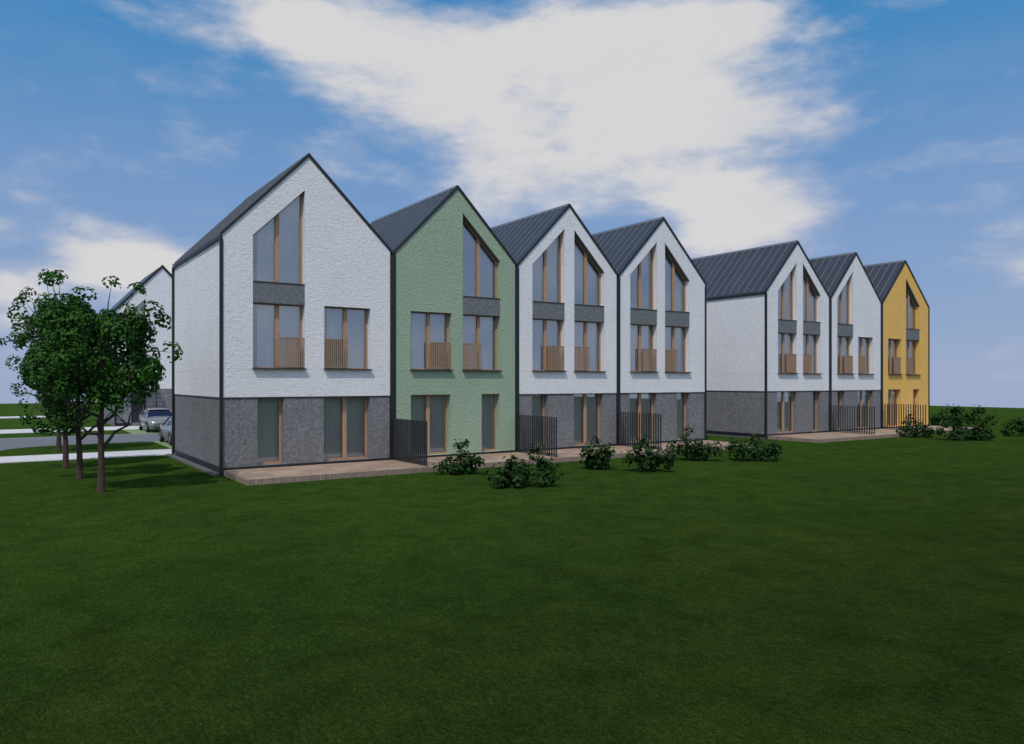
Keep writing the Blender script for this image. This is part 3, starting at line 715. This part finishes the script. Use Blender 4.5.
def make_car():
    e = empty('parked_car', (0,0,0))   # front at -y
    st = [  # y, halfwidth at belt, z sill, z belt, z bonnet/deck centre
        (-2.32,.60,.42,.60,.62),(-2.26,.74,.27,.70,.74),(-2.05,.84,.20,.80,.86),(-1.6,.89,.18,.88,.95),(-1.0,.91,.18,.93,1.02),(-.6,.91,.18,.96,1.04),
        (.3,.92,.18,.98,1.04),(1.2,.92,.18,1.0,1.06),(1.75,.90,.18,1.02,1.10),(2.1,.86,.22,1.0,1.08),(2.27,.78,.30,.95,1.0),(2.32,.64,.42,.80,.82)]
    mb = MB(); K = 9
    for (y, w, z0, zb, zc) in st:
        half = [(0,z0-.02),(w*.86,z0),(w*.985,z0+.12),(w*1.02,(z0+zb)/2),(w,zb-.08),(w*.94,zb),(w*.75,zb+(zc-zb)*.6),(w*.4,zb+(zc-zb)*.93),(0,zc)]
        ring = [(x,y,z) for x,z in half] + [(-x,y,z) for x,z in half[-2:0:-1]]
        mb.v += ring
    n = 16
    for i in range(len(st)-1):
        for k in range(n):
            a, c_ = i*n+k, i*n+(k+1)%n; mb.f.append((a, c_, c_+n, a+n))
    mb.f.append(tuple(range(n))[::-1]); mb.f.append(tuple((len(st)-1)*n+k for k in range(n)))
    bd = mb.build('body', M['paint'], e, smooth=True)
    # wheel arches
    # cabin glass
    cab = [(-1.05,.72,.95),(-.35,.66,1.40),(.15,.64,1.47),(1.0,.64,1.46),(1.45,.66,1.36),(2.0,.70,1.02)]
    def cabin(pts, inset, zoff, name, m_):
        g = MB()
        for (y, w, z) in pts:
            w2 = w-inset
            g.v += [(-w2-.17*(1.47-z if z<1.3 else .0)*0,y,z+zoff)]
        return g
    g = MB(); rows = [(-1.10,.84,.90,.84,.93),(-.35,.85,.93,.64,1.40),(.15,.86,.95,.62,1.455),(1.0,.86,.96,.62,1.445),(1.5,.85,.97,.62,1.36),(2.02,.82,1.0,.80,1.03)]
    for (y, wb, zb, wt, zt) in rows: g.v += [(-wb,y,zb),(-wt,y,zt),(wt,y,zt),(wb,y,zb)]
    for i in range(len(rows)-1):
        for k in range(3): a = i*4+k; g.f.append((a, a+4, a+5, a+1))
    g.f.append((0,1,2,3)); g.f.append((20,23,22,21))
    g.build('windows', M['carglass'], e, smooth=False)
    r = MB(); rr = [(-.42,.64,1.40),(.15,.635,1.47),(1.0,.635,1.46),(1.55,.63,1.36)]
    for (y, w, z) in rr: r.v += [(-w-.02,y,z-.03),(-w+.08,y,z+.02),(0,y,z+.045),(w-.08,y,z+.02),(w+.02,y,z-.03)]
    for i in range(3):
        for k in range(4): a = i*5+k; r.f.append((a, a+1, a+6, a+5))
    r.build('roof', M['paint'], e, smooth=True)
    pl = MB()
    for s in (-1, 1):
        for (a, c_) in (((.855*s,-1.08,.93),(.655*s,-.38,1.40)), ((.875*s,.42,.95),(.64*s,.38,1.45)), ((.86*s,1.98,.98),(.64*s,1.5,1.37))):
            pl.tube([a, c_], [.035,.03], 6)
    pl.build('pillar', M['paint'], e, smooth=True)
    for s in (-1, 1):
        for y in (-1.42, 1.38):
            w = MB(); w.tube([(s*.74,y,.32),(s*.78,y,.32),(s*.92,y,.32),(s*.945,y,.32)], [.28,.325,.325,.28], 20); wh = w.build('wheel', M['tyre'], e)
            q = MB(); q.tube([(s*.946,y,.32),(s*.95,y,.32)], [.21,.19], 20)
            q.build('rim', M['rim'], wh)
            a = MB()   # dark arch lip
            pts = [(s*.925, y+.39*math.cos(t*math.pi/10), .32+.39*math.sin(t*math.pi/10)) for t in range(11)]
            a.tube(pts, [.03]*11, 6); a.build('wheel_arch', M['black'], e)
        h = MB(); h.hexa([(s*.42,-2.27,.58),(s*.80,-2.08,.60),(s*.82,-1.95,.62),(s*.42,-2.1,.6),(s*.44,-2.22,.74),(s*.80,-2.06,.78),(s*.80,-1.86,.84),(s*.44,-2.05,.80)])
        h.build('headlight', M['lamp'], e)
        h = MB(); h.hexa([(s*.5,2.33,.70),(s*.84,2.16,.70),(s*.80,2.05,.72),(s*.5,2.2,.7),(s*.5,2.30,.88),(s*.84,2.15,.90),(s*.80,2.0,.92),(s*.5,2.2,.88)])
        h.build('tail_light', M['red'], e)
        k = MB(); k.hexa([(s*.90,-.92,.96),(s*1.08,-.90,.97),(s*1.08,-.80,.97),(s*.90,-.78,.96),(s*.90,-.92,1.06),(s*1.07,-.90,1.09),(s*1.07,-.80,1.09),(s*.90,-.78,1.06)]); k.build('mirror', M['paint'], e, bevel=.02)
    g = MB(); g.box(-.36,.36,-2.345,-2.27,.52,.66); g.box(-.62,.62,-2.325,-2.2,.28,.40); g.build('grille', M['black'], e, bevel=.01)
    p = MB(); p.box(-.26,.26,-2.36,-2.346,.42,.515); p.build('number_plate', M['plate'], e)
    return e
c1 = make_car(); c1.location = (8.98, 55.6, LZ+.012)
tag(c1, 'silver car facing the camera, parked before the entrance of the house across the street', 'car', 'silver cars parked on the pads')
c2 = copy_tree(c1); c2.location = (8.35, 43.9, LZ+.012); c2.rotation_euler = (0,0,math.pi)
tag(c2, 'silver car mostly hidden behind the corner of the white end house', 'car', 'silver cars parked on the pads')
kb.build('kerb', M['kerb'])['kind'] = 'structure'

# ------------------------------------------------------------------ sky and sun
w = bpy.data.worlds.new('World'); scene.world = w; w.use_nodes = True; nt = w.node_tree
bg = nt.nodes['Background']; out = nt.nodes['World Output']
# light travels along (1.15, 1, -2.2)
LD = Vector((1.15, 1.0, -2.2)).normalized()
elev = math.asin(-LD.z); sun_az = math.atan2(-LD.x, -LD.y)     # direction towards the sun, from +Y
tc = N(nt, 'ShaderNodeTexCoord'); sp = N(nt, 'ShaderNodeSeparateXYZ'); L(nt, tc.outputs['Generated'], sp.inputs[0])
zc = mth(nt, 'MAXIMUM', sp.outputs[2], .015)
cx = N(nt, 'ShaderNodeCombineXYZ'); L(nt, sp.outputs[0], cx.inputs[0]); L(nt, sp.outputs[1], cx.inputs[1]); L(nt, zc, cx.inputs[2])
sky = N(nt, 'ShaderNodeTexSky', sky_type='NISHITA'); sky.sun_disc = False; sky.sun_elevation = elev; sky.sun_rotation = sun_az
sky.air_density = 1.0; sky.dust_density = .6; sky.ozone_density = 1.5
L(nt, cx.outputs[0], sky.inputs['Vector'])
az = mth(nt, 'MULTIPLY', mth(nt, 'ARCTAN2', sp.outputs[0], sp.outputs[1]), 57.29578)
el = mth(nt, 'MULTIPLY', mth(nt, 'ARCSINE', sp.outputs[2]), 57.29578)
blobs = [(17.0,24.4,5.8,3.0,1.35),(27.9,23.3,8.6,3.3,1),(37.6,22.5,9.5,3.8,1),(44.5,24.0,8,2.6,1),(51.4,24.6,3.8,1.6,.9),(47.9,19.4,6.2,2.6,1),
 (53.2,17.4,4.0,2.1,1),(54.8,13.2,3.2,2.4,1.25),(49.3,12.4,4.0,2.4,1.2),(51.5,10.6,4.2,1.8,.9),(47.6,15.8,4.0,2.4,.95),(42,19.5,5.5,2.8,.9),
 (24.5,20.0,6.0,2.2,.5),(31.5,18.0,6.5,2.8,.9),(36,15.5,6.5,2.8,.85),(30.0,13.0,5.5,2.8,.62),(39.5,13.0,3,1.5,.3),(6.6,10.0,2.8,.8,1.15),(8.2,8.3,3.2,1.3,1.5),(1.0,5.4,3.0,1.5,1.5),(5.6,6.8,4.6,1.3,1.3),(12,7.4,3,1.5,.8),
 (68.5,7.0,2.2,1.3,.6),(67.5,2.8,3.4,1.0,.5),(47.5,9.2,4.6,1.6,.75),(40.6,7.5,5.9,2.4,.6),(60,4.5,6,1.6,.25),
 (-20,30,16,7,1),(-60,18,22,6,1),(100,22,20,6,1),(140,35,25,9,1),(-120,30,30,8,1),(180,16,20,5,1),(85,45,18,8,.8)]
tot = None
nw = noise(nt, tc.outputs['Generated'], 5, 5, .55)
nw2 = noise(nt, tc.outputs['Generated'], 7.7, 5, .55)
azw = mth(nt, 'ADD', az, mth(nt, 'MULTIPLY', mth(nt, 'SUBTRACT', nw, .5), 4.0))
elw = mth(nt, 'ADD', el, mth(nt, 'MULTIPLY', mth(nt, 'SUBTRACT', nw2, .5), 2.4))
for (a, e_, ra, re, amp) in blobs:
    p = mth(nt, 'DIVIDE', mth(nt, 'SUBTRACT', azw, a), ra*1.05); q = mth(nt, 'DIVIDE', mth(nt, 'SUBTRACT', elw, e_), re*1.05)
    g = mth(nt, 'MULTIPLY', mth(nt, 'EXPONENT', mth(nt, 'MULTIPLY', mth(nt, 'MULTIPLY_ADD', p, p, mth(nt, 'MULTIPLY', q, q)), -1.0)), amp)
    tot = g if tot is None else mth(nt, 'ADD', tot, g)
mp = N(nt, 'ShaderNodeMapping'); mp.inputs['Scale'].default_value = (1,1,2.6); L(nt, tc.outputs['Generated'], mp.inputs['Vector'])
cn = noise(nt, mp.outputs[0], 6.5, 8, .60, .1)
cd = mth(nt, 'ADD', mth(nt, 'MULTIPLY', tot, .68), mth(nt, 'MULTIPLY', mth(nt, 'SUBTRACT', cn, .5), 2.5))
mr = N(nt, 'ShaderNodeMapRange', interpolation_type='SMOOTHSTEP'); L(nt, cd, mr.inputs[0]); mr.inputs[1].default_value = .02; mr.inputs[2].default_value = 1.12
# thin veil of high cirrus
mp2 = N(nt, 'ShaderNodeMapping'); mp2.inputs['Scale'].default_value = (1.2,1.2,5); L(nt, tc.outputs['Generated'], mp2.inputs['Vector'])
ci = noise(nt, mp2.outputs[0], 3.0, 7, .6, .2)
mr2 = N(nt, 'ShaderNodeMapRange', interpolation_type='SMOOTHSTEP'); L(nt, ci, mr2.inputs[0]); mr2.inputs[1].default_value = .45; mr2.inputs[2].default_value = .8; mr2.inputs[4].default_value = .07
cover = mth(nt, 'MAXIMUM', mth(nt, 'MULTIPLY', mr.outputs[0], .97), mr2.outputs[0])
# deeper blue overhead, paler near the horizon: grades the Nishita colour
grade = ramp(nt, zc, [(.0, (.52,.60,.80)), (.10, (.50,.64,.86)), (.25, (.42,.72,.98)), (.42, (.30,.72,1.05)), (1, (.35,.7,1.0))])
skyn = mixc(nt, 1, sky.outputs[0], grade, 'MULTIPLY')
air = ramp(nt, zc, [(.0, (.345,.425,.63)), (.05, (.295,.39,.59)), (.23, (.190,.33,.585)), (.40, (.060,.255,.535)), (1, (.03,.18,.45))])
skyc = mixc(nt, .85, skyn, mixc(nt, 1, air, (10,10,10), 'MULTIPLY'))
CL = 6.7
cs = noise(nt, mp.outputs[0], 3.2, 6, .6)
cloudc = ramp(nt, mth(nt, 'ADD', mth(nt, 'MULTIPLY', cs, .6), mth(nt, 'MULTIPLY', mr.outputs[0], .4)), [(.42, (CL*.78,CL*.82,CL*.95)), (.72, (CL*1.03,CL*1.01,CL*1.01))])
# unseen bright overcast behind the camera, added as fill light on the facades
bk = mth(nt, 'MULTIPLY_ADD', sp.outputs[1], -.74, mth(nt, 'MULTIPLY', sp.outputs[0], -.67))
mr3 = N(nt, 'ShaderNodeMapRange', interpolation_type='SMOOTHSTEP'); L(nt, mth(nt, 'ADD', bk, mth(nt, 'MULTIPLY', mth(nt, 'SUBTRACT', cn, .5), .5)), mr3.inputs[0])
mr3.inputs[1].default_value = -.25; mr3.inputs[2].default_value = .25; mr3.inputs[4].default_value = .94
front = mixc(nt, cover, skyc, cloudc)
L(nt, mixc(nt, mr3.outputs[0], front, ramp(nt, cs, [(.36, (3.6,5.0,7.6)), (.62, (7.2,8.1,9.2))])), bg.inputs['Color'])
bg.inputs['Strength'].default_value = .10

sd = bpy.data.lights.new('sun', 'SUN'); sd.energy = 2.5; sd.angle = R(.55); sd.color = (1,.89,.79)
so = bpy.data.objects.new('sun', sd); C.objects.link(so); so.rotation_euler = LD.to_track_quat('-Z', 'Y').to_euler(); so.location = (0,0,40)

# ------------------------------------------------------------------ camera
cd_ = bpy.data.cameras.new('camera'); cam = bpy.data.objects.new('camera', cd_); C.objects.link(cam)
cam.location = (0, 0, 3.17); cam.rotation_euler = (R(90), 0, -math.atan2(.5598, .8286))
cd_.sensor_width = 36; cd_.lens = 36*763.6/1024; cd_.shift_y = 9.3/1024; cd_.clip_end = 3000; cd_.clip_start = .1
scene.camera = cam
vs = scene.view_settings; vs.view_transform = 'Standard'; vs.look = 'None'; vs.gamma = 1; vs.exposure = 0; vs.use_curve_mapping = False

scene.cycles.max_bounces = 6; scene.cycles.diffuse_bounces = 3; scene.cycles.glossy_bounces = 3; scene.cycles.transparent_max_bounces = 8
